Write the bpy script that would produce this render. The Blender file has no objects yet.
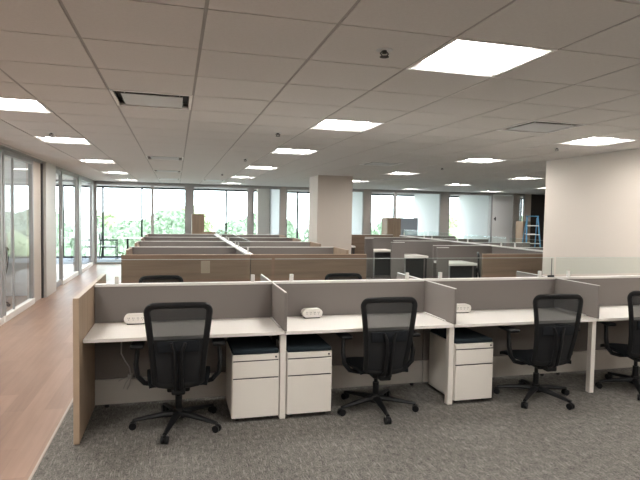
import bpy, bmesh, math, random
from mathutils import Vector, Matrix
random.seed(7)
S = bpy.context.scene
COL = S.collection

# ------------------------------------------------------------------ camera
H = 1.6937; F = 534.5; YAW = .2642; PITCH = .0492; ROLL = .0179
cd = bpy.data.cameras.new('camera'); cam = bpy.data.objects.new('camera', cd); COL.objects.link(cam)
fw = Vector((math.sin(YAW)*math.cos(PITCH), math.cos(YAW)*math.cos(PITCH), -math.sin(PITCH)))
rt = Vector((math.cos(YAW), -math.sin(YAW), 0)); up = rt.cross(fw)
r2 = rt*math.cos(ROLL) + up*math.sin(ROLL); u2 = -rt*math.sin(ROLL) + up*math.cos(ROLL)
cam.matrix_world = Matrix(((r2.x, u2.x, -fw.x, 0), (r2.y, u2.y, -fw.y, 0), (r2.z, u2.z, -fw.z, H), (0, 0, 0, 1)))
cd.sensor_width = 36; cd.lens = F*36/640; cd.clip_end = 500; cd.clip_start = .05
S.camera = cam
S.cycles.transparent_max_bounces = 24
# ------------------------------------------------------------------ world, exposure
W = bpy.data.worlds.new('overcast_sky'); S.world = W; W.use_nodes = True
nt = W.node_tree; nt.nodes.clear()
wo = nt.nodes.new('ShaderNodeOutputWorld'); wb = nt.nodes.new('ShaderNodeBackground')
tc = nt.nodes.new('ShaderNodeTexCoord'); sx = nt.nodes.new('ShaderNodeSeparateXYZ'); cr = nt.nodes.new('ShaderNodeValToRGB')
nt.links.new(tc.outputs['Generated'], sx.inputs[0]); nt.links.new(sx.outputs['Z'], cr.inputs[0])
cr.color_ramp.elements[0].position = 0.0; cr.color_ramp.elements[0].color = (.92, .97, .97, 1)
cr.color_ramp.elements[1].position = .5; cr.color_ramp.elements[1].color = (.90, .96, 1, 1)
nt.links.new(cr.outputs[0], wb.inputs[0]); wb.inputs[1].default_value = 8.0
nt.links.new(wb.outputs[0], wo.inputs[0])
vs = S.view_settings; vs.view_transform = 'Standard'; vs.look = 'None'; vs.gamma = 1; vs.use_curve_mapping = False
vs.exposure = 0.12
LAMP = 44.0

# ------------------------------------------------------------------ materials
def mat(name, col, rough=.6, metal=0, noise=None, bump=None, spec=.5, emit=None, transmission=0):
    """noise=(scale xyz, amount, colour2)"""
    m = bpy.data.materials.new(name); m.use_nodes = True; t = m.node_tree; b = t.nodes['Principled BSDF']
    b.inputs['Base Color'].default_value = (*col, 1); b.inputs['Roughness'].default_value = rough
    b.inputs['Metallic'].default_value = metal; b.inputs['Specular IOR Level'].default_value = spec
    if emit: b.inputs['Emission Color'].default_value = (*emit[0], 1); b.inputs['Emission Strength'].default_value = emit[1]
    if noise or bump:
        c = t.nodes.new('ShaderNodeTexCoord'); mp = t.nodes.new('ShaderNodeMapping'); n = t.nodes.new('ShaderNodeTexNoise')
        t.links.new(c.outputs['Object'], mp.inputs[0]); t.links.new(mp.outputs[0], n.inputs['Vector'])
        sc = (noise or bump)[0]; mp.inputs['Scale'].default_value = sc; n.inputs['Scale'].default_value = 1; n.inputs['Detail'].default_value = 4
        if noise:
            r = t.nodes.new('ShaderNodeValToRGB'); r.color_ramp.elements[0].position = noise[3] if len(noise) > 3 else .35
            r.color_ramp.elements[1].position = noise[4] if len(noise) > 4 else .65
            r.color_ramp.elements[0].color = (*col, 1); r.color_ramp.elements[1].color = (*noise[1], 1)
            t.links.new(n.outputs['Fac'], r.inputs[0]); t.links.new(r.outputs[0], b.inputs['Base Color'])
        if bump:
            bp = t.nodes.new('ShaderNodeBump'); bp.inputs['Strength'].default_value = bump[1]; bp.inputs['Distance'].default_value = .002
            n2 = t.nodes.new('ShaderNodeTexNoise'); mp2 = t.nodes.new('ShaderNodeMapping'); mp2.inputs['Scale'].default_value = bump[0]
            n2.inputs['Scale'].default_value = 1
            t.links.new(c.outputs['Object'], mp2.inputs[0]); t.links.new(mp2.outputs[0], n2.inputs['Vector'])
            t.links.new(n2.outputs['Fac'], bp.inputs['Height']); t.links.new(bp.outputs[0], b.inputs['Normal'])
    return m

def glassmat(name, tint=(.93, .97, .96), ior=1.45, rough=.0, base=.0):
    m = bpy.data.materials.new(name); m.use_nodes = True; t = m.node_tree; t.nodes.clear()
    o = t.nodes.new('ShaderNodeOutputMaterial'); mx = t.nodes.new('ShaderNodeMixShader'); tr = t.nodes.new('ShaderNodeBsdfTransparent')
    gl = t.nodes.new('ShaderNodeBsdfGlossy'); fr = t.nodes.new('ShaderNodeFresnel'); fr.inputs[0].default_value = ior
    tr.inputs[0].default_value = (*tint, 1); gl.inputs['Roughness'].default_value = rough
    ge = t.nodes.new('ShaderNodeNewGeometry'); inv = t.nodes.new('ShaderNodeMath'); inv.operation = 'SUBTRACT'; inv.inputs[0].default_value = 1
    t.links.new(ge.outputs['Backfacing'], inv.inputs[1]); mu = t.nodes.new('ShaderNodeMath'); mu.operation = 'MULTIPLY'
    t.links.new(fr.outputs[0], mu.inputs[0]); t.links.new(inv.outputs[0], mu.inputs[1]); t.links.new(mu.outputs[0], mx.inputs[0])
    t.links.new(tr.outputs[0], mx.inputs[1]); t.links.new(gl.outputs[0], mx.inputs[2]); t.links.new(mx.outputs[0], o.inputs[0])
    return m

def meshmat(name, col, see):
    m = bpy.data.materials.new(name); m.use_nodes = True; t = m.node_tree; b = t.nodes['Principled BSDF']
    b.inputs['Base Color'].default_value = (*col, 1); b.inputs['Roughness'].default_value = .8
    o = t.nodes['Material Output']; mx = t.nodes.new('ShaderNodeMixShader'); tr = t.nodes.new('ShaderNodeBsdfTransparent')
    mx.inputs[0].default_value = 1-see
    t.links.new(tr.outputs[0], mx.inputs[1]); t.links.new(b.outputs[0], mx.inputs[2]); t.links.new(mx.outputs[0], o.inputs[0])
    return m

def woodfloor():
    m = bpy.data.materials.new('vinyl_plank_floor'); m.use_nodes = True; t = m.node_tree; b = t.nodes['Principled BSDF']
    L = t.links.new; N = t.nodes.new
    c = N('ShaderNodeTexCoord'); mp = N('ShaderNodeMapping'); mp.inputs['Rotation'].default_value = (0, 0, math.pi/2)
    L(c.outputs['Object'], mp.inputs[0])
    br = N('ShaderNodeTexBrick'); br.inputs['Scale'].default_value = 1; br.inputs['Brick Width'].default_value = 1.22; br.inputs['Row Height'].default_value = .152
    br.inputs['Mortar Size'].default_value = .0012; br.inputs['Color1'].default_value = (.0, 0, 0, 1); br.inputs['Color2'].default_value = (1, 1, 1, 1)
    br.inputs['Mortar'].default_value = (.3, .3, .3, 1); br.offset = .37
    L(mp.outputs[0], br.inputs['Vector'])
    mg = N('ShaderNodeMapping'); mg.inputs['Scale'].default_value = (22, 1.6, 1); L(c.outputs['Object'], mg.inputs[0])
    n = N('ShaderNodeTexNoise'); n.inputs['Scale'].default_value = 1; n.inputs['Detail'].default_value = 6; L(mg.outputs[0], n.inputs['Vector'])
    a = N('ShaderNodeMix'); a.data_type = 'RGBA'; a.inputs[6].default_value = (.18, .108, .08, 1); a.inputs[7].default_value = (.33, .21, .152, 1)
    ad = N('ShaderNodeMath'); ad.operation = 'MULTIPLY_ADD'; ad.use_clamp = True; ad.inputs[1].default_value = .42; 
    L(br.outputs['Color'], ad.inputs[0])
    n2 = N('ShaderNodeMath'); n2.operation = 'MULTIPLY'; n2.inputs[1].default_value = .9; L(n.outputs['Fac'], n2.inputs[0]); L(n2.outputs[0], ad.inputs[2])
    L(ad.outputs[0], a.inputs[0]); L(a.outputs[2], b.inputs['Base Color'])
    b.inputs['Roughness'].default_value = .40; b.inputs['Specular IOR Level'].default_value = .28
    return m

def carpetmat():
    m = bpy.data.materials.new('grey_carpet'); m.use_nodes = True; t = m.node_tree; b = t.nodes['Principled BSDF']
    L = t.links.new; N = t.nodes.new
    c = N('ShaderNodeTexCoord')
    def ns(sc, det=2):
        mg = N('ShaderNodeMapping'); mg.inputs['Scale'].default_value = sc; L(c.outputs['Object'], mg.inputs[0])
        n = N('ShaderNodeTexNoise'); n.inputs['Scale'].default_value = 1; n.inputs['Detail'].default_value = det; L(mg.outputs[0], n.inputs['Vector']); return n
    fine = ns((110, 70, 1)); streak = ns((95, 11, 1), 1); mid = ns((26, 17, 1))
    r = N('ShaderNodeValToRGB'); r.color_ramp.elements[0].position = .58; r.color_ramp.elements[1].position = .70
    L(streak.outputs['Fac'], r.inputs[0])
    s1 = N('ShaderNodeMath'); s1.operation = 'MULTIPLY_ADD'; s1.inputs[1].default_value = .65; L(fine.outputs['Fac'], s1.inputs[0])
    sm = N('ShaderNodeMath'); sm.operation = 'MULTIPLY'; sm.inputs[1].default_value = .35; L(mid.outputs['Fac'], sm.inputs[0]); L(sm.outputs[0], s1.inputs[2])
    r2_ = N('ShaderNodeValToRGB'); r2_.color_ramp.elements[0].position = .32; r2_.color_ramp.elements[1].position = .68
    r2_.color_ramp.elements[0].color = (.060, .057, .052, 1); r2_.color_ramp.elements[1].color = (.24, .226, .203, 1)
    L(s1.outputs[0], r2_.inputs[0])
    mx = N('ShaderNodeMix'); mx.data_type = 'RGBA'; mx.inputs[7].default_value = (.32, .31, .285, 1)
    f = N('ShaderNodeMath'); f.operation = 'MULTIPLY'; f.inputs[1].default_value = .55; L(r.outputs[0], f.inputs[0]); L(f.outputs[0], mx.inputs[0])
    L(r2_.outputs[0], mx.inputs[6]); L(mx.outputs[2], b.inputs['Base Color']); b.inputs['Roughness'].default_value = .95; b.inputs['Specular IOR Level'].default_value = .1
    return m

M = dict(
 ceil=mat('ceiling_tile', (.66, .638, .615), .9, noise=((60, 60, 60), (.635, .61, .588))),
 tee=mat('ceiling_tee', (.37, .35, .335), .6),
 wall=mat('beige_wall_paint', (.55, .487, .428), .75),
 white=mat('white_wall_paint', (.62, .62, .61), .7),
 alu=mat('grey_aluminium', (.33, .32, .31), .42, .3),
 dkwall=mat('dark_brown_wall', (.05, .04, .035), .6),
 pier=mat('taupe_wall_paint', (.36, .33, .30), .75),
 black=mat('black_frame', (.02, .02, .022), .4),
 glass=glassmat('clear_glass', (.93, .95, .96)),
 winglass=glassmat('window_glass', (.97, .985, .99)),
 screen=glassmat('screen_glass', (.93, .97, .96), 1.35),
 glassedge=mat('glass_edge', (.55, .62, .58), .25),
 fabric=mat('grey_fabric', (.19, .171, .157), .95, noise=((400, 400, 400), (.22, .20, .186)), spec=.1),
 fabricb=mat('blue_grey_fabric', (.38, .44, .50), .95, spec=.1),
 lam=mat('white_laminate', (.80, .765, .715), .45),
 metal=mat('cream_metal', (.76, .725, .665), .4),
 trim=mat('pale_trim', (.72, .70, .67), .35),
 base=mat('greige_base_metal', (.60, .575, .53), .5),
 wood=mat('light_wood_laminate', (.27, .19, .128), .5, noise=((14, 14, 1.2), (.33, .24, .165))),
 woodh=mat('wood_laminate_horizontal', (.165, .108, .074), .5, noise=((1.2, 14, 22), (.21, .142, .10))),
 woode=mat('pale_wood_edge', (.40, .30, .215), .5),
 chair=mat('black_plastic', (.006, .0065, .0075), .45, spec=.3),
 seat=mat('charcoal_fabric', (.009, .010, .012), .9, noise=((300, 300, 300), (.018, .02, .023)), spec=.1),
 mesh=meshmat('black_mesh', (.010, .013, .015), .17),
 mesh2=meshmat('black_lumbar_mesh', (.008, .009, .011), .03),
 cush=mat('navy_cushion', (.016, .023, .029), .9, noise=((200, 200, 200), (.024, .032, .038)), spec=.1),
 cable=mat('grey_cable', (.42, .40, .38), .5),
 paper=mat('paper_sheet', (.34, .27, .21), .7),
 emit=mat('lit_diffuser', (.9, .9, .9), .5, emit=((1, .965, .925), LAMP)),
 refl=mat('white_reflector', (.88, .87, .85), .5),
 satin=mat('satin_reflector', (.70, .68, .66), .5),
 vent=mat('vent_metal', (.60, .61, .62), .5, 0),
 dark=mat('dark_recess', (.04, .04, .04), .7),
 chrome=mat('chrome', (.7, .7, .7), .2, 1),
 blue=mat('blue_fibreglass', (.10, .30, .48), .4),
 leaf=mat('leaf_green', (.26, .34, .235), .8, noise=((2.5, 2.5, 2.5), (.42, .50, .37), .3, .7)),
 leafy=mat('leaf_yellow_green', (.34, .41, .23), .8, noise=((2.5, 2.5, 2.5), (.50, .55, .37), .3, .7)),
 bark=mat('bark', (.12, .09, .07), .9),
 ground=mat('pale_pavement', (.75, .76, .74), .9, noise=((.12, .12, .12), (.50, .56, .46))),
 bldg=mat('pale_building', (.72, .72, .70), .8),
 floor=woodfloor(), carpet=carpetmat(), strip=mat('transition_strip', (.38, .32, .27), .5),
 ocarpet=mat('blue_grey_carpet', (.20, .22, .26), .9, noise=((70, 70, 70), (.28, .30, .34))),
)

# ------------------------------------------------------------------ mesh helpers
class MB:
    def __init__(s): s.bm = bmesh.new()
    def box(s, x0, x1, y0, y1, z0, z1, bev=0, seg=2, rot=None, piv=None):
        r = bmesh.ops.create_cube(s.bm, size=1); v = r['verts']
        bmesh.ops.scale(s.bm, vec=(x1-x0, y1-y0, z1-z0), verts=v)
        bmesh.ops.translate(s.bm, vec=((x0+x1)/2, (y0+y1)/2, (z0+z1)/2), verts=v)
        if bev:
            e = list({e for q in v for e in q.link_edges})
            o = bmesh.ops.bevel(s.bm, geom=e, offset=bev, segments=seg, affect='EDGES', profile=.5)
            v = list(set(o['verts']) | {q for f in o['faces'] for q in f.verts})
        if rot: bmesh.ops.rotate(s.bm, cent=piv or (0, 0, 0), matrix=rot, verts=v)
        return s
    def cyl(s, p, q, r, r2=None, n=16, caps=True):
        p = Vector(p); q = Vector(q); d = q-p
        o = bmesh.ops.create_cone(s.bm, cap_ends=caps, segments=n, radius1=r, radius2=r if r2 is None else r2, depth=d.length)
        m = Matrix.Translation((p+q)/2) @ d.to_track_quat('Z', 'Y').to_matrix().to_4x4()
        bmesh.ops.transform(s.bm, matrix=m, verts=o['verts']); return s
    def tube(s, pts, rad, n=10, flat=1.0, closed=False, up=None):
        """swept tube, rad scalar or list; flat squeezes along the `up` hint"""
        P = [Vector(p) for p in pts]; k = len(P); rad = rad if isinstance(rad, (list, tuple)) else [rad]*k
        rings = []; prev = None
        for i in range(k):
            a = P[(i-1) % k] if closed else P[max(i-1, 0)]; b = P[(i+1) % k] if closed else P[min(i+1, k-1)]
            t = (b-a).normalized()
            if up is not None: u = Vector(up)
            else: u = prev if prev is not None else (Vector((0, 0, 1)) if abs(t.z) < .9 else Vector((0, 1, 0)))
            u = (u - t*u.dot(t)).normalized(); prev = u; w = t.cross(u)
            rings.append([s.bm.verts.new(P[i] + u*math.cos(2*math.pi*j/n)*rad[i]*flat + w*math.sin(2*math.pi*j/n)*rad[i]) for j in range(n)])
        for i in range(k if closed else k-1):
            A = rings[i]; B = rings[(i+1) % k]
            for j in range(n): s.bm.faces.new((A[j], A[(j+1) % n], B[(j+1) % n], B[j]))
        if not closed: s.bm.faces.new(rings[0][::-1]); s.bm.faces.new(rings[-1])
        return s
    def prism(s, pts, axis, a, b):
        """polygon pts (2D) extruded along axis 'x','y','z' from a to b"""
        f = {'x': lambda p, c: (c, p[0], p[1]), 'y': lambda p, c: (p[0], c, p[1]), 'z': lambda p, c: (p[0], p[1], c)}[axis]
        A = [s.bm.verts.new(f(p, a)) for p in pts]; B = [s.bm.verts.new(f(p, b)) for p in pts]; n = len(pts)
        s.bm.faces.new(A); s.bm.faces.new(B[::-1])
        for i in range(n): s.bm.faces.new((A[i], B[i], B[(i+1) % n], A[(i+1) % n]))
        return s
    def grid(s, fn, nu, nv, th=0):
        """sheet of points fn(u,v); th gives it thickness along y"""
        V = [[s.bm.verts.new(fn(i/nu, j/nv)) for j in range(nv+1)] for i in range(nu+1)]
        F = [s.bm.faces.new((V[i][j], V[i+1][j], V[i+1][j+1], V[i][j+1])) for i in range(nu) for j in range(nv)]
        if th:
            bmesh.ops.recalc_face_normals(s.bm, faces=F); bmesh.ops.solidify(s.bm, geom=F, thickness=th)
        return s
    def build(s, name, m, parent=None, smooth=False, loc=None, **kw):
        bmesh.ops.recalc_face_normals(s.bm, faces=s.bm.faces)
        me = bpy.data.meshes.new(name); s.bm.to_mesh(me); s.bm.free(); me.materials.append(m)
        if smooth:
            for p in me.polygons: p.use_smooth = True
            try: me.set_sharp_from_angle(angle=math.radians(40))
            except Exception: pass
        o = bpy.data.objects.new(name, me); COL.objects.link(o)
        if parent: o.parent = parent
        if loc: o.location = loc
        for k, v in kw.items(): o[k] = v
        return o

def thing(name, label, cat, loc=(0, 0, 0), rz=0, group=None):
    o = bpy.data.objects.new(name, None); COL.objects.link(o); o.location = loc; o.rotation_euler = (0, 0, rz)
    o.empty_display_size = .1; o['label'] = label; o['category'] = cat
    if group: o['group'] = group
    return o
def struct(name, mb, m, parent=None, **kw):
    o = mb.build(name, m, parent, **kw)
    if not parent: o['kind'] = 'structure'
    return o
def copy_tree(o, parent=None):
    c = o.copy(); COL.objects.link(c); c.parent = parent
    for ch in list(o.children): copy_tree(ch, c)
    return c
def dup(root, loc, rz, label, group=None):
    c = copy_tree(root); c.location = loc; c.rotation_euler = (0, 0, rz); c['label'] = label
    if group: c['group'] = group
    return c

HC = 2.586; T = .611; X0 = -1.0963; Y0 = 2.4554
XL = -2.45          # glass office fronts on the left
YF = 17.84          # glass office fronts at the far end
YE = 20.2           # outside windows
# ------------------------------------------------------------------ structure: floors, ceiling
b = MB(); b.box(-7, -.875, -4, YF, -.12, 0); struct('floor', b, M['floor'])
b = MB(); b.box(-.875, 17, -4, YF, -.12, 0); struct('floor_carpet', b, M['carpet'])
b = MB(); b.box(-7, 17, YF, YE+.1, -.12, 0); struct('floor_office', b, M['ocarpet'])
b = MB(); b.prism([(-.885, 0), (-.865, 0), (-.869, .004), (-.881, .004)], 'y', -4, YF-.05); struct('trim_1', b, M['strip'])

LX = [-1.707, 1.348, 4.403, 7.458, 10.513]
LY = [-2.43, .012, 2.4554, 4.9, 7.343, 10.398, 13.453, 16.508]  # the rows behind the camera are unseen lights added for the foreground
lights = []
for x in LX:
    for y in LY:
        if x > 5.5 and y < 7.3: continue
        lights.append((x, y))
lights += [(-4.762, 9.177), (-4.762, 13.453), (-4.762, 6.733)]  # lights added to brighten the left glass office
vents = [(-.485, 4.289), (-.485, 9.177), (-.485, 12.232), (-.485, 15.9-.0), (3.181, 4.289), (5.014, 12.232), (3.181, 9.177-.611), (1.348-.611, 15.287)]
vents[3] = (-.485, 15.287)
def near(p, q): return abs(p[0]-q[0]) < .1 and abs(p[1]-q[1]) < .1
b = MB(); i0 = -10; i1 = 29; j0 = -11; j1 = 29
for i in range(i0, i1):
    for j in range(j0, j1):
        x = X0+T*i; y = Y0+T*j
        if x < -6.9 or x > 16.8 or y > YE-.2: continue
        if any(near((x, y), q) for q in lights+vents): continue
        b.box(x+.009, x+T-.009, y+.0055, y+T-.0055, HC, HC+.02)
ceil = struct('ceiling', b, M['ceil'])
b = MB()
for i in range(i0, i1+1): b.box(X0+T*i-.012, X0+T*i+.012, Y0+T*j0, YE, HC+.004, HC+.03)
for j in range(j0, j1+1): b.box(X0+T*i0, X0+T*i1, Y0+T*j-.009, Y0+T*j+.009, HC+.006, HC+.028)
struct('trim_2', b, M['tee'])
b = MB(); b.box(-7.3, 17.3, -4.3, YE+.3, HC+.2, HC+.3); struct('ceiling_slab', b, M['pier'])
# ------------------------------------------------------------------ structure: walls
b = MB(); b.box(5.63, 5.80, -4, 7.25, 0, HC+.2); struct('wall_right', b, M['wall'])
b = MB(); b.box(5.80, 17, 7.05, 7.25, 0, HC+.2); struct('wall_inner', b, M['wall'])
b = MB(); b.box(17, 17.2, 7.25, YE+.1, 0, HC+.2); struct('wall_far_right', b, M['wall'])
b = MB(); b.box(-7.2, 5.80, -4.2, -4, 0, HC+.2); struct('wall_back', b, M['wall'])
b = MB(); b.box(-7.2, -7, -4, 5.6, 0, HC+.2); b.box(-7.2, -7, 5.6, YE+.1, 0, .3); b.box(-7.2, -7, 5.6, YE+.1, HC-.1, HC+.2); struct('wall_left', b, M['white'])
for k in range(6):  # unseen windows added to let daylight into the left office
    y0 = 5.6+2.42*k; y1 = y0+2.42
    b = MB(); b.box(-7.12, -7.05, y0, y0+.04, .3, HC-.1); b.box(-7.12, -7.05, y1-.04, y1, .3, HC-.1); b.box(-7.12, -7.05, y0+.04, y1-.04, .3, .34); b.box(-7.12, -7.05, y0+.04, y1-.04, HC-.14, HC-.1)
    fr = struct('window_%d' % (40+k), b, M['black']); b = MB(); b.box(-7.09, -7.08, y0+.04, y1-.04, .34, HC-.14); struct('pane', b, M['winglass'], fr)
b = MB(); b.box(XL-3.0, XL-.06, 11.45, 11.57, 0, HC); struct('wall_office', b, M['white'])
b = MB(); b.box(-6.98, XL-.06, 5.4, 5.5, 0, HC); struct('wall_office_near', b, M['white'])
# square column in the open office
b = MB(); b.box(3.18, 4.03, 12.03, 12.85, 0, HC, .004, 1); struct('wall_column', b, M['wall'])
# left run of glass fronts: solid pieces
def seg(name, y0, y1, m, x0=XL-.06, x1=XL+.02, z0=0, z1=HC): 
    b = MB(); b.box(x0, x1, y0, y1, z0, z1); return struct(name, b, m)
seg('wall_left_pier', 10.50, 11.085, M['wall'], XL-.1, XL)
seg('wall_left_pier', 11.18, 12.05, M['base'], XL-.12, XL+.07)
seg('wall_left_pier', 14.95, 15.35, M['alu'], XL-.1, XL+.04)
seg('shadow_gap_strip', 11.09, 11.175, M['black'], XL-.09, XL+.025)  # black strip standing in for the shadow gap between the piers
b = MB(); b.box(XL-.06, XL, -4, 5.6, 0, HC); struct('wall_left_near', b, M['wall'])
b = MB(); b.box(XL-.08, XL+.03, 5.6, YF, HC-.045, HC); b.box(XL-.05, XL+.05, 5.6, YF, HC-.008, HC+.003); struct('trim_4', b, M['alu'])
def glazed_left(n, y0, y1, label=None, bars=(), door=False):
    """glass office front in the plane x = XL"""
    b = MB(); w = .06
    b.box(XL-.05, XL+.02, y0, y0+w, .1, HC-.045); b.box(XL-.05, XL+.02, y1-w, y1, .1, HC-.045)
    b.box(XL-.05, XL+.02, y0+w, y1-w, HC-.11, HC-.045)
    for y in bars: b.box(XL-.03, XL+.0, y-.012, y+.012, .1, HC-.11)
    fr = struct('window_%d' % n, b, M['alu'])
    b = MB(); b.box(XL-.055, XL+.03, y0, y1, 0, .10, .003, 1); struct('sill', b, M['lam'], fr)
    b = MB(); b.box(XL-.022, XL-.012, y0+w, y1-w, .1, HC-.11); struct('pane', b, M['glass'], fr)
    return fr
glazed_left(1, 6.1, 8.7, bars=(7.4,))
glazed_left(2, 8.78, 10.48, bars=(9.35,))
glazed_left(3, 12.95, 14.93)
glazed_left(4, 15.37, 17.4)
seg('wall_left_pier', 17.4, YF, M['alu'], XL-.1, XL+.02)
# glass doors on the left run
def glass_door(n, y0, y1, ang):
    b = MB(); d = y1-y0
    b.box(-.02, .02, 0, .05, .012, HC-.06); b.box(-.02, .02, d-.05, d, .012, HC-.06); b.box(-.02, .02, .05, d-.05, .012, .14); b.box(-.02, .02, .05, d-.05, HC-.14, HC-.06)
    o = struct('door_%d' % n, b, M['alu']); o.location = (XL-.02, y0, 0); o.rotation_euler = (0, 0, ang)
    b = MB(); b.box(-.005, .005, .05, d-.05, .14, HC-.14); struct('pane', b, M['glass'], o)
    b = MB()
    for s_ in (-1, 1): b.cyl((s_*.05, d-.1, .85), (s_*.05, d-.1, 1.25), .01, n=10)
    b.cyl((-.05, d-.1, .9), (.05, d-.1, .9), .007, n=8); b.cyl((-.05, d-.1, 1.2), (.05, d-.1, 1.2), .007, n=8)
    struct('door_handle', b, M['chrome'], o)
glass_door(1, 12.07, 12.93, 0)
# ------------------------------------------------------------------ far office fronts (plane y = YF)
b = MB(); b.box(-7, 17, YF-.03, YF+.05, HC-.06, HC+.003); struct('trim_5', b, M['alu'])
def pier(x0, x1, m, y0=YF-.05, y1=YF+.08, name='wall_far_pier'):
    b = MB(); b.box(x0, x1, y0, y1, 0, HC-.06 if y0 > YF-.04 else HC); struct(name, b, m)
pier(.32, .50, M['alu']); pier(2.33, 2.45, M['alu']); pier(6.39, 6.62, M['pier'])
pier(9.38, 9.68, M['pier']); pier(12.44, 12.70, M['pier']); pier(12.93, 13.2, M['wall']); pier(3.42, 3.58, M['pier'])
b = MB(); b.box(13.2, 17, YF-.04, YF+.08, 0, HC); struct('wall_far_dark', b, M['dkwall'])
# white walls between the far offices
for k, x in enumerate((3.42, 6.40, 9.40, 11.44)):
    b = MB(); b.box(x, x+.12, YF+.09, YE-.03, 0, HC); struct('wall_office_side', b, M['white'])
b = MB(); b.box(2.95, 3.40, YE-.35, YE-.04, 0, HC); struct('wall_outer_pier', b, M['wall'])
b = MB(); b.box(9.5, 11.3, YE+.12, YE+.3, 0, .02); 
b.bm.free()
def front(n, x0, x1, bars=(), edge=.07):
    b = MB(); 
    b.box(x0, x0+edge, YF-.02, YF+.04, .06, HC-.06); b.box(x1-.035, x1, YF-.02, YF+.04, .06, HC-.06)
    b.box(x0, x1, YF-.02, YF+.04, 0, .06); b.box(x0+edge, x1-.035, YF-.02, YF+.04, HC-.10, HC-.06)
    for x in bars: b.box(x-.045, x+.045, YF-.02, YF+.04, .06, HC-.1)
    fr = struct('window_%d' % n, b, M['alu'])
    b = MB(); b.box(x0+edge, x1-.035, YF+.005, YF+.015, .06, HC-.10); struct('pane', b, M['glass'], fr)
front(5, XL+.02, .32, (-.715,)); front(6, .50, 2.33); front(7, 2.45, 3.42); front(8, 3.58, 6.39)
front(9, 6.62, 9.38, (7.6,)); front(10, 9.68, 11.55); front(11, 12.70, 12.93, (), .03)
# white door leaf at the far end
b = MB(); b.box(11.56, 12.43, YF-.02, YF+.03, .01, HC-.07, .003, 1); d = struct('door_2', b, M['white'])
b = MB(); b.cyl((11.64, YF-.08, 1.62), (11.64, YF-.02, 1.62), .03, n=10); b.box(11.62, 11.66, YF-.09, YF-.07, 1.55, 1.69, .004, 1); struct('door_handle', b, M['black'], d)
# outside windows (plane y = YE)
ext = [-6.95, -5.3, -3.9, -2.56, -1.21, .45, 1.88, 3.2, 4.70, 6.2, 7.55, 8.85, 9.9, 11.05, 12.3, 13.6, 15.0, 16.9]
ext = [e*.9665 if e > -6 else e for e in ext]
for k in range(len(ext)-1):
    x0, x1 = ext[k], ext[k+1]
    b = MB(); w = .03
    b.box(x0-w/2, x0+w, YE-.03, YE+.05, 0, HC-.03); b.box(x1-w, x1+w/2, YE-.03, YE+.05, 0, HC-.03)
    b.box(x0+w, x1-w, YE-.03, YE+.05, 0, .06); b.box(x0+w, x1-w, YE-.03, YE+.05, HC-.12, HC-.03)
    fr = struct('window_%d' % (20+k), b, M['black'])
    b = MB(); b.box(x0+w, x1-w, YE+.005, YE+.015, .06, HC-.12); struct('pane', b, M['winglass'], fr)
b = MB(); b.box(-7, 17, YE-.14, YE-.04, HC-.055, HC+.003); struct('trim_6', b, M['trim'])

# ------------------------------------------------------------------ ceiling fixtures
def make_light():
    t = thing('ceiling_light', '', 'ceiling light')
    b = MB(); w = .028; a = T
    for q in ((0, a, 0, w), (0, a, a-w, a), (0, w, w, a-w), (a-w, a, w, a-w)): b.box(q[0]+.004, q[1]-.004, q[2]+.004, q[3]-.004, HC-.003, HC+.012)
    b.build('frame', M['refl'], t, loc=(0, 0, -HC))
    b = MB(); i = .028; k = .07; z0 = HC; z1 = HC+.03
    o = [(i, i), (a-i, i), (a-i, a-i), (i, a-i)]; n_ = [(k, k), (a-k, k), (a-k, a-k), (k, a-k)]
    A = [b.bm.verts.new((*p, z0)) for p in o]; B = [b.bm.verts.new((*p, z1)) for p in n_]
    for q in range(4): b.bm.faces.new((A[q], A[(q+1) % 4], B[(q+1) % 4], B[q]))
    C = [b.bm.verts.new((p[0], p[1], z1+.03)) for p in o]
    for q in range(4): b.bm.faces.new((A[q], A[(q+1) % 4], C[(q+1) % 4], C[q]))
    b.bm.faces.new(C)
    b.build('reflector', M['satin'], t, loc=(0, 0, -HC))
    b = MB(); b.prism([(k, z1+.004), (a/2, z1-.012), (a-k, z1+.004), (a-k, z1+.008), (k, z1+.008)], 'y', k, a-k)
    b.build('diffuser', M['emit'], t, loc=(0, 0, -HC))
    return t
L0 = None
colname = {-4.762: 'added inside the left glass office', -1.707: 'over the wood walkway', 1.348: 'in the middle row', 4.403: 'in the row right of the middle', 7.458: 'in the second row right of the middle', 10.513: 'in the rightmost row'}
rowname = {9.177: 'before its white wall', 6.733: 'nearest the camera', -2.43: 'added well behind the camera', .012: 'added just behind the camera', 2.4554: 'nearest the camera', 4.9: 'second nearest', 7.343: 'third from the camera', 10.398: 'fourth from the camera', 13.453: 'fifth from the camera', 16.508: 'farthest, next to the windows'}
for x, y in lights:
    lab = 'square ceiling light %s, %s' % (colname[x], rowname[y])
    if (x, y) == (1.348, 2.4554): lab = 'largest and brightest square ceiling light, top right of centre'
    if L0 is None: L0 = make_light(); o = L0; o.location = (x, y, HC); o['label'] = lab; o['group'] = 'square ceiling lights'
    else: dup(L0, (x, y, HC), 0, lab, 'square ceiling lights')
def make_vent():
    t = thing('ceiling_vent', '', 'vent'); a = T; b = MB(); w = .03
    for q in ((0, a, 0, w), (0, a, a-w, a), (0, w, w, a-w), (a-w, a, w, a-w)): b.box(q[0]+.004, q[1]-.004, q[2]+.004, q[3]-.004, -.003, .012)
    b.build('frame', M['refl'], t)
    b = MB(); b.box(.03, a-.03, .03, a-.03, .05, .06); b.build('recess', M['dark'], t)
    b = MB(); b.box(.075, a-.075, .10, a-.085, -.004, .002, .002, 1)
    for u in (.1, a-.1):
        for v in (.12, a-.12): b.cyl((u, v, -.001), (u, v, .05), .004, n=6)
    b.build('plate', M['vent'], t); return t
V0 = None
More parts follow.
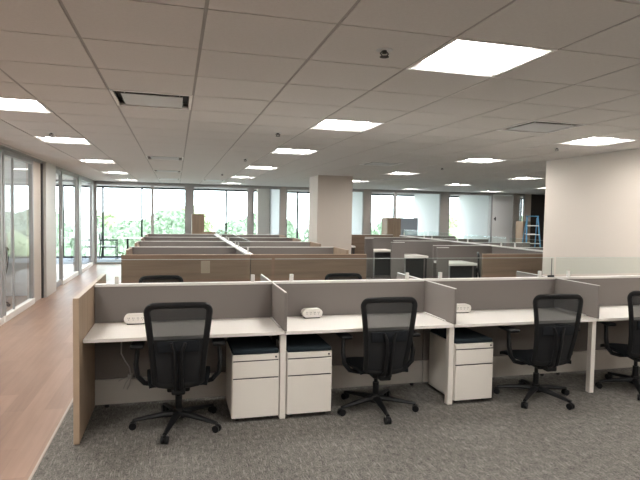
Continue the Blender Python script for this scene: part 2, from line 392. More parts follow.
vl = ['square metal air vent in the ceiling above the left desk', 'ceiling air vent over the middle cubicles, second from the camera', 'ceiling air vent over the middle cubicles, third from the camera', 'ceiling air vent nearest the far left windows',
      'square metal air vent in the ceiling at upper right', 'dark ceiling air vent right of the column', 'ceiling air vent to the left in front of the column', 'small ceiling air vent near the far middle windows']
for (x, y), l in zip(vents, vl):
    if V0 is None: V0 = make_vent(); o = V0; o.location = (x, y, HC); o['label'] = l; o['group'] = 'ceiling vents'
    else: dup(V0, (x, y, HC), 0, l, 'ceiling vents')
def make_sprinkler():
    t = thing('fire_sprinkler', '', 'sprinkler'); b = MB()
    b.cyl((0, 0, -.004), (0, 0, 0), .038, .04, 20); b.build('escutcheon', M['vent'], t, True)
    b = MB(); b.cyl((0, 0, -.03), (0, 0, -.003), .011, n=10)
    for s_ in (-1, 1): b.tube([(s_*.011, 0, -.012), (s_*.02, 0, -.03), (s_*.012, 0, -.048), (0, 0, -.055)], .0035, 6)
    b.build('head', M['dark'], t, True)
    b = MB(); b.cyl((0, 0, -.06), (0, 0, -.056), .022, n=16); b.build('deflector', M['dark'], t, True); return t
P0 = None
for (x, y, l) in ((1.09, 2.76, 'dark fire sprinkler left of the largest ceiling light'), (1.10, 5.95, 'small fire sprinkler before the second light of the middle row'), (-1.42, 6.96, 'small fire sprinkler by a walkway light'),
                  (4.70, 5.86, 'small fire sprinkler beside the beige right wall top'), (1.12, 9.03, 'small fire sprinkler beyond the third light of the middle row'), (4.8, 9.1, 'small fire sprinkler in the ceiling right of the column'),
                  (1.05, 12.82, 'farthest small fire sprinkler in the middle of the ceiling'), (7.8, 9.1, 'small fire sprinkler left of the beige right wall corner')):
    if P0 is None: P0 = make_sprinkler(); o = P0; o.scale = (1.15, 1.15, .62); o.location = (x, y, HC); o['label'] = l; o['group'] = 'fire sprinklers'
    else: dup(P0, (x, y, HC), 0, l, 'fire sprinklers')

# ------------------------------------------------------------------ front bench
D = [-.663, .861, 2.385, 3.909, 5.433]
YR = 4.84; ZR = 1.064; YD = 4.20
names = ['left', 'second', 'third', 'right']
# wood end panel
t = thing('wood_partition', 'tall wood end panel standing at the left end of the front desks', 'panel', (D[0]-.015, YR, 0))
b = MB(); b.box(-.02, .018, -.77, .77, .012, ZR-.002); b.build('panel', M['wood'], t)
b = MB(); b.box(-.0205, .0185, -.772, -.770, .012, ZR); b.box(-.0205, .0185, -.77, .77, ZR-.002, ZR); b.build('edge_band', M['woode'], t)
b = MB()
for y in (-.7, .7): b.cyl((0, y, 0), (0, y, .012), .015, n=12)
b.build('foot', M['black'], t)
for k in range(4):
    x0, x1 = D[k], D[k+1]; c = (x0+x1)/2; w = x1-x0
    a = x0+.004; e = x1-.004 if k < 3 else x1+.02
    if k == 0: a = x0+.006
    # spine screen between front and rear desks
    t = thing('spine_partition', 'grey fabric spine screen behind the %s desk' % {'left': 'leftmost', 'right': 'rightmost'}.get(names[k], names[k] + ' from left'), 'partition', (x0, YR, 0), 0, 'front row spine screens')
    b = MB(); b.box(a-x0, e-x0, -.025, .025, .25, ZR-.022, .003, 1); b.build('fabric_panel', M['fabric'], t)
    b = MB(); b.box(a-x0, e-x0, -.032, .032, ZR-.022, ZR, .003, 1); b.build('top_rail', M['trim'], t)
    b = MB(); b.box(a-x0, e-x0, -.03, .03, .03, .245, .003, 1); b.box(a-x0+w*.55, a-x0+w*.555, -.0305, -.03, .03, .245); b.build('base_panel', M['base'], t)
    b = MB()
    for q in (.1, w-.1): b.cyl((q, 0, 0), (q, 0, .03), .02, n=12)
    b.build('foot', M['black'], t)
    # glass screen on the rail
    t = thing('glass_screen', 'clear low glass screen on the rail behind the %s desk' % {'left': 'leftmost', 'right': 'rightmost'}.get(names[k], names[k] + ' from left'), 'glass screen', (x0, YR, ZR), 0, 'front row glass screens')
    b = MB(); b.box(.02, w-.008, -.004, .004, .028, .205); b.build('glass_pane', M['screen'], t)
    b = MB(); b.box(.02, w-.008, -.0042, .0042, .205, .208); b.build('glass_edge', M['glassedge'], t)
    for q in (.18, w-.18):
        b = MB(); b.box(q-.017, q+.017, -.013, -.0045, 0, .065, .003, 1); b.box(q-.017, q+.017, .0045, .013, 0, .065, .003, 1); b.box(q-.017, q+.017, -.0045, .0045, 0, .026); b.build('bracket', M['trim'], t)
    for side in (0, 1):
        sgn = -1 if side == 0 else 1
        # desk: worktop + posts
        nm = {'left': 'leftmost', 'right': 'rightmost, partly cut off'}.get(names[k], names[k] + ' from left')
        lab = ('white-topped front desk, %s' % nm) if side == 0 else ('white-topped rear desk, behind the %s front desk' % nm.split(',')[0])
        t = thing('desk', lab, 'desk', (x0, YR, 0), 0, 'front row desks' if side == 0 else 'rear side desks')
        ys = sorted((sgn*.03, sgn*.635)); yf = sgn*.63
        b = MB(); b.box(a-x0+.002, e-x0-.002, ys[0], ys[1], .709, .737, .003, 2)
        b.build('worktop', M['lam'], t)
        b = MB(); b.box(.06, w-.06, min(sgn*.12, sgn*.16), max(sgn*.12, sgn*.16), .69, .709); b.box(.06, w-.06, min(sgn*.5, sgn*.54), max(sgn*.5, sgn*.54), .69, .709); b.build('support_beam', M['black'], t)
        if k > 0:
            yy = sorted((sgn*.55, sgn*.605)); b = MB(); b.box(-.034, .016, yy[0], yy[1], .006, .708, .003, 1); b.build('leg', M['metal'], t)
            b = MB(); b.cyl((0, sum(yy)/2, 0), (0, sum(yy)/2, .008), .018, n=12); b.build('foot', M['black'], t)
    if k > 0:
        for side in (0, 1):
            sgn = -1 if side == 0 else 1
            nm = {1: 'leftmost', 2: 'middle', 3: 'rightmost'}[k]
            t = thing('divider_screen', ('grey fabric divider rising between the front desks, %s of three' % nm) if side == 0 else ('grey divider on the rear side of the front desks, %s of three' % nm), 'divider', (x0, YR, 0), 0, 'front row dividers' if side == 0 else 'rear side dividers')
            ys = sorted((sgn*.035, sgn*.64)); zb = .738
            b = MB(); b.box(-.012, .012, ys[0], ys[1], zb, ZR-.012, .003, 1)
            b.build('fabric_panel', M['fabric'], t)
            b = MB(); b.box(-.007, .007, ys[0], ys[1], ZR-.012, ZR-.006, .002, 1); b.build('top_trim', M['trim'], t)
            b = MB(); q = sorted((sgn*.08, sgn*.5)); b.box(.0125, .03, q[0], q[1], zb, zb+.012, .002, 1); b.box(-.03, -.0125, q[0], q[1], zb, zb+.012, .002, 1); b.build('foot_bracket', M['trim'], t)

# power modules
def make_module():
    t = thing('power_module', '', 'power outlet'); b = MB(); 
    pts = []
    for i in range(9): a = -math.pi/2 + math.pi*i/8; pts.append((.058+.036*math.cos(a), .048+.038*math.sin(a)))
    for i in range(9): a = math.pi/2 + math.pi*i/8; pts.append((-.058+.036*math.cos(a), .048+.038*math.sin(a)))
    b.prism(pts, 'y', -.035, .035); b.build('housing', M['lam'], t, True)
    b = MB()
    for x in (-.055, -.019, .019, .055):
        for s_ in (-.006, .006): b.box(x+s_-.0015, x+s_+.0015, -.0362, -.035, .05, .06)
        b.cyl((x, -.0362, .040), (x, -.035, .040), .003, n=8)
    b.build('socket', M['black'], t)
    b = MB(); b.box(-.07, .07, -.03, .03, 0, .01); b.build('foot', M['dark'], t)
    return t
pm = make_module(); pm.location = (-.32, 4.72, .737); pm['label'] = 'white rounded power outlet on the leftmost desk'; pm['group'] = 'power outlets'
dup(pm, (1.21, 4.72, .737), .05, 'white rounded power outlet on the second desk from left', 'power outlets')
dup(pm, (2.74, 4.72, .737), 0, 'white rounded power outlet on the third desk, beside a divider', 'power outlets')
# hanging cable
b = MB(); b.tube([(-0.430, 4.655, .705), (-0.430, 4.66, .60), (-0.435, 4.68, .50), (-0.405, 4.72, .42), (-0.375, 4.75, .36), (-0.365, 4.77, .29)], .006, 8)
t = thing('power_cable', 'grey cable hanging under the leftmost desk with a plug end', 'cable', (0, 0, 0)); b.build('cord', M['cable'], t, True)
b = MB(); b.box(-.39, -.35, 4.755, 4.785, .255, .295, .004, 1); b.build('plug', M['cable'], t)
b = MB(); b.tube([(-0.375, 4.77, .26), (-0.405, 4.775, .22), (-0.425, 4.78, .17)], .004, 6); b.tube([(-0.365, 4.77, .26), (-0.375, 4.775, .2), (-0.395, 4.78, .16)], .004, 6); b.tube([(-0.385, 4.77, .27), (-0.435, 4.775, .255), (-0.465, 4.78, .235)], .004, 6); b.build('loose_wire', M['cable'], t, True)
# small puck with antenna on the rail
t = thing('rail_device', 'small black device with a thin upright rod on the rail by the right wall', 'device', (3.86, YR-.0175, ZR))
b = MB(); b.box(-.045, .035, -.011, .011, 0, .022, .008, 3); b.build('base', M['chair'], t, True)
b = MB(); b.cyl((0, -.0, .02), (0, -.0, .20), .004, n=8); b.build('rod', M['dark'], t, True)

# ------------------------------------------------------------------ pedestals
def make_ped():
    t = thing('file_pedestal', '', 'pedestal'); w = .385; dp = .50
    b = MB(); b.box(0, w, .012, dp, .036, .55, .004, 2); b.build('body', M['metal'], t)
    b = MB(); b.box(.004, w-.004, -.004, .0115, .505, .55, .004, 2); b.build('top_lip', M['metal'], t)
    for z0, z1 in ((.365, .497), (.04, .355)):
        b = MB(); b.box(.004, w-.004, -.008, .0115, z0, z1, .004, 2); d = b.build('drawer', M['metal'], t)
        b = MB(); b.box(.01, w-.01, -.004, .0112, z1+.001, z1+.007); b.build('handle_gap', M['dark'], d)
    b = MB(); b.cyl((w-.03, -.008, .528), (w-.03, -.003, .528), .008, n=14); b.build('lock', M['black'], t)
    b = MB(); b.box(.004, w-.004, .004, dp-.004, .5505, .59, .014, 3); b.build('seat_cushion', M['cush'], t, True)
    for x in (.05, w-.05):
        for y in (.06, dp-.06):
            b = MB(); b.cyl((x-.012, y, .018), (x+.012, y, .018), .018, n=16); b.box(x-.016, x+.016, y-.016, y+.016, .03, .036); b.build('caster', M['black'], t)
    return t
ped = make_ped(); ped.location = (.437, 4.235, 0); ped['label'] = 'cream drawer pedestal with navy cushion left of the first desk leg'; ped['group'] = 'drawer pedestals'
dup(ped, (.884, 4.235, 0), 0, 'cream drawer pedestal with navy cushion right of the first desk leg', 'drawer pedestals')
dup(ped, (2.415, 4.235, 0), 0, 'cream drawer pedestal right of the second desk leg, its side visible', 'drawer pedestals')

# ------------------------------------------------------------------ office chairs
def make_chair(dz=0.0, lean=.085):
    t = thing('office_chair', '', 'office chair')
    # five-star base
    b = MB(); b.cyl((0, 0, .07), (0, 0, .14), .055, .036, 20); b.build('base_hub', M['chair'], t, True)
    for k in range(5):
        a = math.pi/2 + .35 + k*2*math.pi/5; u = Vector((math.cos(a), math.sin(a), 0))
        b = MB(); b.tube([u*.03+Vector((0, 0, .10)), u*.12+Vector((0, 0, .098)), u*.22+Vector((0, 0, .085)), u*.345+Vector((0, 0, .068))], [.034, .029, .023, .016], 8, .8)
        lg = b.build('base_leg', M['chair'], t, True)
        b = MB(); s_ = u.cross(Vector((0, 0, 1))); c = u*.345+Vector((0, 0, .028))
        for q in (-1, 1): b.cyl(c+s_*q*.006, c+s_*q*.024, .028, n=18)
        b.cyl(c+Vector((0, 0, .0)), c+Vector((0, 0, .04)), .006, n=8)
        b.box(c.x-.013, c.x+.013, c.y-.013, c.y+.013, .045, .062, .003, 1)
        b.build('caster', M['chair'], lg, True)
    b = MB(); b.cyl((0, 0, .12), (0, 0, .24), .027, n=16); b.cyl((0, 0, .24), (0, 0, .34+dz), .017, n=16); b.build('gas_lift', M['chair'], t, True)
    Z = lambda z: z+dz
    Y_ = lambda z: z+dz-.055
    b = MB(); b.box(-.085, .085, -.17, .12, Y_(.375), Y_(.425), .014, 3); b.box(-.05, .05, -.24, -.14, Y_(.375), Y_(.42), .012, 3)
    b.cyl((.08, .03, Y_(.40)), (.22, .03, Y_(.39)), .006, n=8); b.box(.19, .25, .015, .045, Y_(.383), Y_(.397), .004, 1)
    b.build('tilt_mechanism', M['chair'], t, True)
    # seat: rounded pad with waterfall front edge
    def seat(u, v, top):
        x = (u-.5)*.50; y = -.21+v*.45
        w = 1-.16*(1-v)**2-.10*max(0, v-.75)*4*max(0, v-.75)
        x *= w
        e = max(abs(u-.5)*2, 0)**4*.016
        z = .478 - e + .012*abs(u-.5)*2 - (max(0, v-.7)**2)*.35 - (max(0, .12-v)*.12)
        return Vector((x, y, Y_(z if top else min(z-.03, .452))))
    b = MB(); nu, nv = 12, 12
    A = [[b.bm.verts.new(seat(i/nu, j/nv, True)) for j in range(nv+1)] for i in range(nu+1)]
    B = [[b.bm.verts.new(seat(i/nu, j/nv, False)) for j in range(nv+1)] for i in range(nu+1)]
    for i in range(nu):
        for j in range(nv):
            b.bm.faces.new((A[i][j], A[i+1][j], A[i+1][j+1], A[i][j+1])); b.bm.faces.new((B[i][j], B[i][j+1], B[i+1][j+1], B[i+1][j]))
    for i in range(nu):
        b.bm.faces.new((A[i][0], B[i][0], B[i+1][0], A[i+1][0])); b.bm.faces.new((A[i][nv], A[i+1][nv], B[i+1][nv], B[i][nv]))
    for j in range(nv):
        b.bm.faces.new((A[0][j], A[0][j+1], B[0][j+1], B[0][j])); b.bm.faces.new((A[nu][j], B[nu][j], B[nu][j+1], A[nu][j+1]))
    b.build('seat', M['seat'], t, True)
    b = MB(); b.box(-.20, .20, -.19, .18, Y_(.425), Y_(.447), .01, 2); b.build('seat_pan', M['chair'], t, True)
    # back outline
    def yb(z): return -.225 - lean*(z-.40)/.61 - .03*math.sin((z-.40)/.61*math.pi)
    def hw(z):
        q = max(0, (z-.45)/.57)
        return .172 + .055*min(1, q/.95)**1.7 + .006*math.sin(q*math.pi)
    zt, zb = 1.005, .42; out = []
    rc = .05
    for i in range(13): z = zb + (zt-rc-zb)*i/12; out.append((hw(z), z))
    for i in range(1, 7): a = math.pi/2*i/6; out.append((hw(zt-rc)-rc+rc*math.cos(a), zt-rc+rc*math.sin(a)))
    left = [(-x, z) for x, z in out[::-1]]
    path = out + [(0.1, zt+.003), (0, zt+.004), (-.1, zt+.003)] + left
    bot = [(-hw(zb)+.03, zb-.02), (-.08, zb-.03), (0, zb-.03), (.08, zb-.03), (hw(zb)-.03, zb-.02)]
    path += bot
    b = MB(); P = []
    for x, z in path:
        curve = -.035*(1-(x/.26)**2) if True else 0
        P.append((x, yb(z)+curve*.0+.03*(abs(x)/.25)**2, Z(z)))
    b.tube(P, .023, 8, .65, closed=True, up=(0, 1, 0)); b.build('back_frame', M['chair'], t, True)
    def sheet(z0, z1, s_=.985):
        def fn(u, v):
            z = z0+(z1-z0)*v; h = hw(min(z, zt-rc))
            if z > zt-rc: dz_ = (z-(zt-rc)); h = hw(zt-rc)-rc+math.sqrt(max(rc*rc-dz_*dz_, 0))
            x = (u*2-1)*h*s_
            return (x, yb(z)+.03*(abs(x)/.25)**2, Z(z))
        return fn
    b = MB(); b.grid(sheet(.74, zt-.002), 10, 12); b.build('back_mesh', M['mesh'], t, True)
    b = MB(); b.grid(sheet(zb-.01, .74), 10, 8); b.build('lower_back', M['mesh2'], t, True)
    # lumbar pad and spine
    b = MB(); b.box(-.15, .15, yb(.70)-.012, yb(.70)+.004, Z(.66), Z(.745), .008, 2); b.build('lumbar_pad', M['seat'], t, True)
    b = MB()
    for s_ in (-1, 1):
        b.tube([(s_*.02, -.20, Z(.345)), (s_*.02, yb(.42)-.045, Z(.40)), (s_*.022, yb(.56)-.045, Z(.56)), (s_*.03, yb(.68)-.03, Z(.68)), (s_*.05, yb(.74)-.014, Z(.735))], [.018, .018, .017, .015, .012], 8)
    b.build('back_spine', M['chair'], t, True)
    for s_ in (-1, 1):
        b = MB(); b.tube([(s_*.08, -.02, Z(.345)), (s_*.17, -.03, Z(.345)), (s_*.255, -.05, Z(.37)), (s_*.305, -.06, Z(.43)), (s_*.318, -.055, Z(.52)), (s_*.31, -.03, Z(.60)), (s_*.305, -.01, Z(.655))], [.02, .022, .024, .025, .024, .021, .018], 8, .8)
        a_ = b.build('armrest', M['chair'], t, True)
        b = MB(); b.box(s_*.305-.05, s_*.305+.05, -.13, .13, Z(.652), Z(.682), .013, 3); b.build('arm_pad', M['chair'], a_, True)
    return t
ch = make_chair()
ch.location = (.03, 4.30, 0); ch.rotation_euler = (0, 0, -.02); ch['label'] = 'black mesh office chair at the leftmost desk'; ch['group'] = 'front office chairs'
def base_turn(root, deg):
    """swivel: turn the five-star base under the seat to the world angle deg"""
    for c in root.children:
        if c.name.startswith('base_leg'): c.rotation_euler = (0, 0, math.radians(deg) - root.rotation_euler.z - (math.pi/2+.35))
c2 = dup(ch, (1.69, 4.30, 0), -.03, 'black mesh office chair at the second desk, between two pedestals', 'front office chairs'); base_turn(c2, 122)
c3 = dup(ch, (3.27, 4.24, 0), -.08, 'black mesh office chair turned sideways at the third desk', 'front office chairs'); base_turn(c3, 74)
c4 = dup(ch, (4.42, 4.24, 0), -.35, 'black mesh office chair cut off by the right edge', 'front office chairs'); base_turn(c4, 88)
ch2 = make_chair(-.07)
ch2.location = (-.14, 6.02, 0); ch2.rotation_euler = (0, 0, math.pi+.05); ch2['label'] = 'black chair top showing over the screen behind the leftmost desk'; ch2['group'] = 'rear side chairs'
dup(ch2, (2.02, 6.02, 0), math.pi, 'black chair top showing over the screen behind the second desk', 'rear side chairs')
dup(ch, (5.69, 8.65, 0), -2.12, 'black chair behind the wood panel near the right wall', 'rear side chairs')

# ------------------------------------------------------------------ middle cubicles
ROW = [8.0, 9.8, 11.65, 13.5, 15.35]
ordn = ['first', 'second', 'third', 'fourth', 'fifth']
def panel(name, label, cat, x0, x1, y0, y1, z1, m, trim=M['trim'], group=None, rail=.012, z0=.02):
    t = thing(name, label, cat, ((x0+x1)/2, (y0+y1)/2, 0), 0, group); cx, cy = t.location.x, t.location.y
    b = MB(); b.box(x0-cx, x1-cx, y0-cy, y1-cy, z0, z1-rail, .002, 1); b.build('panel', m, t)
    b = MB(); b.box(x0-cx, x1-cx, y0-cy-.002, y1-cy+.002, z1-rail, z1); b.build('top_trim', trim, t)
    b = MB(); lx = (x1-x0)*.4; ly = (y1-y0)*.4
    for s_ in (-1, 1): b.cyl((s_*lx if x1-x0 > .2 else 0, s_*ly if y1-y0 > .2 else 0, 0), (s_*lx if x1-x0 > .2 else 0, s_*ly if y1-y0 > .2 else 0, z0), .015, n=10)
    b.build('foot', M['black'], t)
    return t
XC = 1.085
panel('wood_partition', 'wide wood panel closing the middle cubicles, left half', 'panel', -.74, XC-.005, 7.98, 8.02, ZR, M['woodh'], M['woode'], 'wood panels across the middle cubicles', .006)
panel('wood_partition', 'wide wood panel closing the middle cubicles, right half', 'panel', XC+.005, 2.93, 7.98, 8.02, ZR, M['woodh'], M['woode'], 'wood panels across the middle cubicles', .006)
b = MB(); b.box(.36, .49, 7.974, 7.979, .79, .975); o = b.build('paper_sheet', M['paper']); o['label'] = 'tan paper sheet fixed to the wood panel of the middle cubicles'; o['category'] = 'paper'
def spine(xc, lab, group, glass):
    t = thing('spine_partition', lab, 'partition', (xc, 8.03, 0), 0, group)
    b = MB(); b.box(-.025, .025, 0, 7.35, .02, ZR-.02); b.build('fabric_panel', M['fabric'], t)
    b = MB(); b.box(-.05, .05, 0, 7.35, ZR-.02, ZR+.004, .003, 1); b.build('top_rail', M['trim'], t)
    b = MB(); b.box(-.03, .03, 0, 7.35, 0, .02); b.build('foot', M['black'], t)
    return t
spine(XC, 'long grey spine screen with white rail dividing the middle cubicles', None, True)
def gscreen(x, y0, y1, lab, group):
    t = thing('glass_screen', lab, 'glass screen', (x, y0, ZR+.004), 0, group); d = y1-y0
    b = MB(); b.box(-.004, .004, .02, d-.02, .028, .19); b.build('glass_pane', M['screen'], t)
    b = MB(); b.box(-.0042, .0042, .02, d-.02, .19, .193); b.build('glass_edge', M['glassedge'], t)
    for q in (.2, d-.2):
        b = MB(); b.box(-.014, -.0045, q-.014, q+.014, 0, .09, .003, 1); b.box(.0045, .014, q-.014, q+.014, 0, .09, .003, 1); b.box(-.0045, .0045, q-.014, q+.014, 0, .026); b.build('bracket', M['trim'], t)
for k in range(4):
    gscreen(XC, ROW[k]+.06, ROW[k+1]-.02, 'glass screen with white brackets on the middle cubicle rail, %s from the front' % ordn[k], 'glass screens on the middle rail')
for k in range(1, 5):
    for side, (a, e) in (('left', (-.74, XC-.028)), ('right', (XC+.028, 2.93))):
        y = ROW[k]
        panel('cross_partition', 'grey cubicle partition %s of the middle rail, %s row from the front' % (side, ordn[k]), 'partition', a, e, y-.025, y+.025, ZR, M['fabric'], M['trim'], 'middle cubicle partitions')
        x = -.74 if side == 'left' else 2.93
        panel('wing_panel', 'short wood wing panel at the %s end of the %s middle partition' % (side, ordn[k]), 'panel', x-.02, x+.02, y-.85, y-.03, ZR, M['wood'], M['woode'], 'middle cubicle wing panels', .006)
        t = thing('desk', 'white cubicle worktop %s of the middle rail, before the %s partition' % (side, ordn[k]), 'desk', ((a+e)/2, y-.03, 0), 0, 'middle cubicle desks')
        w = (e-a)/2-.03; b = MB(); b.box(-w, w, -.62, 0, .709, .737, .003, 1); b.build('worktop', M['lam'], t)
        for s_ in (-1, 1): b = MB(); b.box(s_*(w-.05)-.02, s_*(w-.05)+.02, -.6, -.55, 0, .708); b.build('leg', M['metal'], t)
# storage towers
def tower(label, x, y, w, z, m, dp=.5):
    t = thing('storage_tower', label, 'storage', (x, y, 0)); b = MB(); b.box(0, w, 0, dp, .02, z, .004, 1); b.build('cabinet_body', m, t)
    for q, (a, e) in enumerate(((.006, w/2-.003), (w/2+.003, w-.006))):
        b = MB(); b.box(a, e, -.018, -.001, .03, z-.01, .002, 1); d = b.build('door', m, t)
        hx = w/2 + (-.03 if q == 0 else .03); b = MB(); b.cyl((hx, -.03, z*.55), (hx, -.03, z*.55+.12), .005, n=8); b.box(hx-.004, hx+.004, -.03, -.018, z*.55, z*.55+.008); b.box(hx-.004, hx+.004, -.03, -.018, z*.55+.11, z*.55+.12); b.build('handle', M['chrome'], d)
    b = MB(); b.box(.02, w-.02, .02, dp-.02, 0, .02); b.build('plinth', M['black'], t)
tower('tall wood storage tower beyond the middle cubicles, against the bright window', .47, 16.4, .36, 1.62, M['wood'])
tower('wood storage tower beyond the right cubicles, beside a blue-grey panel', 6.72, 16.4, .48, 1.6, M['wood'])
tower('small rounded brown cabinet before the far right window sliver', 12.0, 16.6, .32, 1.55, M['wood'], .4)
panel('standing_screen', 'blue-grey standing screen beside the wood storage tower', 'partition', 7.24, 7.86, 16.5, 16.54, 1.6, M['fabricb'], M['alu'])
# items near the far end of the middle rail
t = thing('spine_partition', 'short brown cap at the far end of the middle rail', 'partition', (XC-.16, 15.5, 0)); b = MB(); b.box(-.2, .2, 0, .04, 0.0, 1.12, .004, 1); b.build('panel', M['wood'], t)

# ------------------------------------------------------------------ right cubicles
X2 = 6.76
spine(X2, 'long grey spine screen with white rail dividing the right cubicles', None, True)
for k in range(4):
    gscreen(X2, ROW[k]+.06, ROW[k+1]-.02, 'glass screen with white brackets on the right cubicle rail, %s from the front' % ordn[k], 'glass screens on the right rail')
panel('wood_partition', 'wood panel closing the right cubicles beside the beige wall', 'panel', 5.0, X2-.03, 7.95, 7.99, ZR, M['woodh'], M['woode'], None, .006)
panel('wood_partition', 'wood panel of the right cubicles hidden mostly behind the beige wall', 'panel', X2+.03, 8.6, 7.95, 7.99, ZR, M['woodh'], M['woode'], None, .006)
ST = [(9.70, 5.06, 5.32, 5.98), (11.57, 4.85, 5.19, 5.80), (13.42, 4.87, 5.12, 5.72), (15.27, 4.3, 4.62, 5.24)]
for k in range(4):
    y, xa, xb, xe = ST[k]; m = M['fabric'] if k < 3 else M['woodh']
    panel('narrow_partition', ('narrow grey end screen left of the %s right cubicle desk from the front' % ordn[k]) if k < 3 else 'narrow wood end screen of the farthest right cubicle, beside the column', 'partition', xa, xb-.01, y-.025, y+.025, ZR, m, M['trim'], 'right cubicle end screens')
    panel('cross_partition', ('grey back partition above the %s right cubicle desk from the front' % ordn[k]) if k < 3 else 'wood back partition above the farthest right cubicle desk', 'partition', xb, X2-.03, y+.66, y+.70, ZR, m, M['trim'], 'right cubicle back partitions')
    panel('cross_partition', 'grey partition right of the right cubicle rail, %s from the front' % ordn[k], 'partition', X2+.03, 8.6, y, y+.04, ZR, M['fabric'], M['trim'], 'partitions beyond the right rail')
    w = xe-xb
    t = thing('desk', 'white worktop over a dark knee space in the right cubicles, %s from the front' % ordn[k], 'desk', (xb, y, 0), 0, 'right cubicle desks')
    b = MB(); b.box(0, w, -.02, .64, .69, .737, .003, 1); b.build('worktop', M['lam'], t)
    for q, ml in ((.02, M['alu']), (w-.05, M['black'])): b = MB(); b.box(q, q+.03, 0.02, .05, 0, .689); b.build('leg', ml, t)
    b = MB(); b.box(.05, w-.05, .12, .14, .05, .689); b.build('knee_shade_sheet', M['dark'], t)  # dark sheet standing in for the shadow under the worktop
# ------------------------------------------------------------------ stepladder
t = thing('stepladder', 'blue stepladder standing open in front of the dark far wall', 'ladder', (11.2, 15.0, 0), -.35)
for s_ in (-1, 1):
    b = MB(); b.tube([(s_*.26, -.35, .0), (s_*.17, 0, 1.72)], .026, 6, .6); b.build('front_rail', M['blue'], t)
    b = MB(); b.tube([(s_*.25, .55, .0), (s_*.16, .04, 1.68)], .02, 6, .6); b.build('rear_rail', M['blue'], t)
for k in range(5):
    q = (k+1)*.285/1.72; z = 1.72*q; y = -.35+.35*q; w = .26-.09*q
    b = MB(); b.box(-w, w, y-.035, y+.045, z-.012, z+.012, .003, 1); b.build('step', M['trim'], t)
b = MB(); b.box(-.19, .19, -.06, .10, 1.72, 1.75, .006, 1); b.build('top_cap', M['blue'], t)
b = MB(); b.tube([(-.22, .38, .55), (.22, .38, .55)], .012, 6); b.tube([(-.19, .2, 1.15), (.19, .2, 1.15)], .012, 6); b.build('rear_brace', M['trim'], t)

# ------------------------------------------------------------------ far left lounge: armchair and table
t = thing('armchair', 'thin black armchair by the far left window', 'armchair', (-2.18, 19.45, 0), 0)
b = MB(); b.box(-.24, .24, -.24, .24, .42, .46, .012, 2); b.build('seat', M['chair'], t)
b = MB(); b.box(-.265, -.24, -.24, .24, .52, .90, .01, 2, Matrix.Rotation(-.12, 3, 'Y'), (-.25, 0, .46)); b.build('backrest', M['chair'], t)
for s_ in (-1, 1):
    b = MB(); b.tube([(-.30, s_*.26, 0), (-.25, s_*.26, .42), (-.25, s_*.26, .5), (-.30, s_*.26, .90)], .016, 8); b.build('rear_leg', M['chair'], t)
    b = MB(); b.tube([(.24, s_*.26, 0), (.24, s_*.26, .655)], .014, 8); b.build('front_leg', M['chair'], t)
    b = MB(); b.box(-.27, .27, s_*.26-.02, s_*.26+.02, .655, .68, .006, 1); b.build('armrest', M['chair'], t)
t = thing('meeting_table', 'white table beside the armchair by the far left window', 'table', (-1.1, 19.3, 0))
b = MB(); b.box(-.8, .8, -.35, .35, .73, .76, .004, 1); b.build('tabletop', M['lam'], t)
for x in (-.48, .48):
    b = MB(); b.cyl((x, 0, .02), (x, 0, .73), .035, n=12); b.build('leg', M['chair'], t)
    b = MB(); b.box(x-.05, x+.05, -.3, .3, 0, .02, .004, 1); b.build('foot', M['chair'], t)
# office behind the left glass
t = thing('low_cabinet', 'cream low cabinet inside the left glass office', 'cabinet', (-4.6, 10.5, 0))
b = MB(); b.box(0, 1.3, 0, .5, .03, 1.25, .005, 1); b.build('cabinet_body', M['metal'], t)
for k in range(3):
    b = MB(); b.box(.43*k+.01, .43*k+.43, -.018, -.001, .05, 1.22, .003, 1); d = b.build('door', M['metal'], t)
    b = MB(); b.box(.43*k+.36, .43*k+.38, -.03, -.018, .6, .75, .002, 1); b.build('handle', M['chrome'], d)
b = MB(); b.box(.02, 1.28, .02, .48, 0, .03); b.build('plinth', M['black'], t)
dup(ch, (-3.1, 10.1, 0), 2.2, 'black office chair inside the left glass office', None)

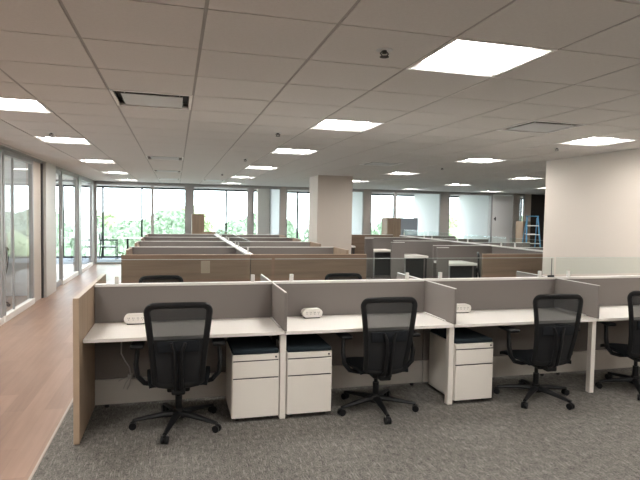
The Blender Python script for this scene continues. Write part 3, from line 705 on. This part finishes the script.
# ------------------------------------------------------------------ outside
GZ = -10.1
b = MB(); b.box(-160, 260, YE+2, 420, GZ-.2, GZ); struct('ground_outside', b, M['ground'])
def crown_mesh(seed, m):
    rnd = random.Random(seed); b = MB()
    for k in range(26):
        a = rnd.uniform(0, 6.28); r = rnd.uniform(0, 2.3); z = rnd.uniform(4.2, 9.2)
        r *= math.sqrt(max(.1, 1-((z-6.4)/3.4)**2)); rad = rnd.uniform(.9, 1.6)
        o = bmesh.ops.create_icosphere(b.bm, subdivisions=3, radius=rad)
        for v in o['verts']: v.co *= rnd.uniform(.86, 1.14)
        bmesh.ops.translate(b.bm, vec=(r*math.cos(a), r*math.sin(a), z), verts=o['verts'])
    for k in range(2600):                                   # loose leaf sprays around the crown
        a = rnd.uniform(0, 6.28); z = rnd.uniform(3.6, 10.2); r = 3.5*math.sqrt(max(.05, 1-((z-6.6)/3.8)**2))*rnd.uniform(.75, 1.08)
        c = Vector((r*math.cos(a), r*math.sin(a), z)); s_ = rnd.uniform(.12, .26)
        d1 = Vector([rnd.uniform(-1, 1) for _ in range(3)]).normalized()*s_; d2 = Vector([rnd.uniform(-1, 1) for _ in range(3)]).normalized()*s_
        b.bm.faces.new([b.bm.verts.new(c+q) for q in (d1, d2, -d1, -d2)])
    return b
protos = []
for i, m in enumerate((M['leaf'], M['leafy'])):
    t = thing('tree', '', 'tree', (0, 0, GZ), 0, 'trees outside the windows')
    crown_mesh(11+i, m).build('crown', m, t)
    b = MB(); b.tube([(0, 0, 0), (.1, .05, 2), (.0, .1, 4.5), (.2, 0, 7)], [.28, .22, .17, .08], 8); b.build('trunk', M['bark'], t, True)
    protos.append(t)
rnd = random.Random(3); k = 0
nth = ['first', 'second', 'third', 'fourth', 'fifth', 'sixth', 'seventh', 'eighth', 'ninth']
tl = ['green leafy tree', 'yellow-green leafy tree']; rn = ['nearest', 'second', 'third', 'farthest']
for ring, (dist, n) in enumerate(((37, 4), (49, 6), (61, 7), (74, 9))):
    lo, hi = -.22*dist, 1.0*dist
    for i in range(n):
        x = lo + (hi-lo)*(i+.5*(ring % 2)+.25)/n + rnd.uniform(-.4, .4); y = dist + rnd.uniform(-1, 1)
        kk = 1 if rnd.random() < .35 else 0
        if k < 2: kk = k; o = protos[k]
        else: o = copy_tree(protos[kk])
        o['label'] = '%s from left in the %s row of trees outside, a %s' % (nth[i], rn[ring], tl[kk]); o['group'] = 'trees outside the windows'
        sc = rnd.uniform(.88, 1.0)*(1.0+.045*ring)
        o.location = (x, y, GZ); o.scale = (sc*.95, sc*.95, sc*1.08); o.rotation_euler = (0, 0, rnd.uniform(0, 6)); k += 1
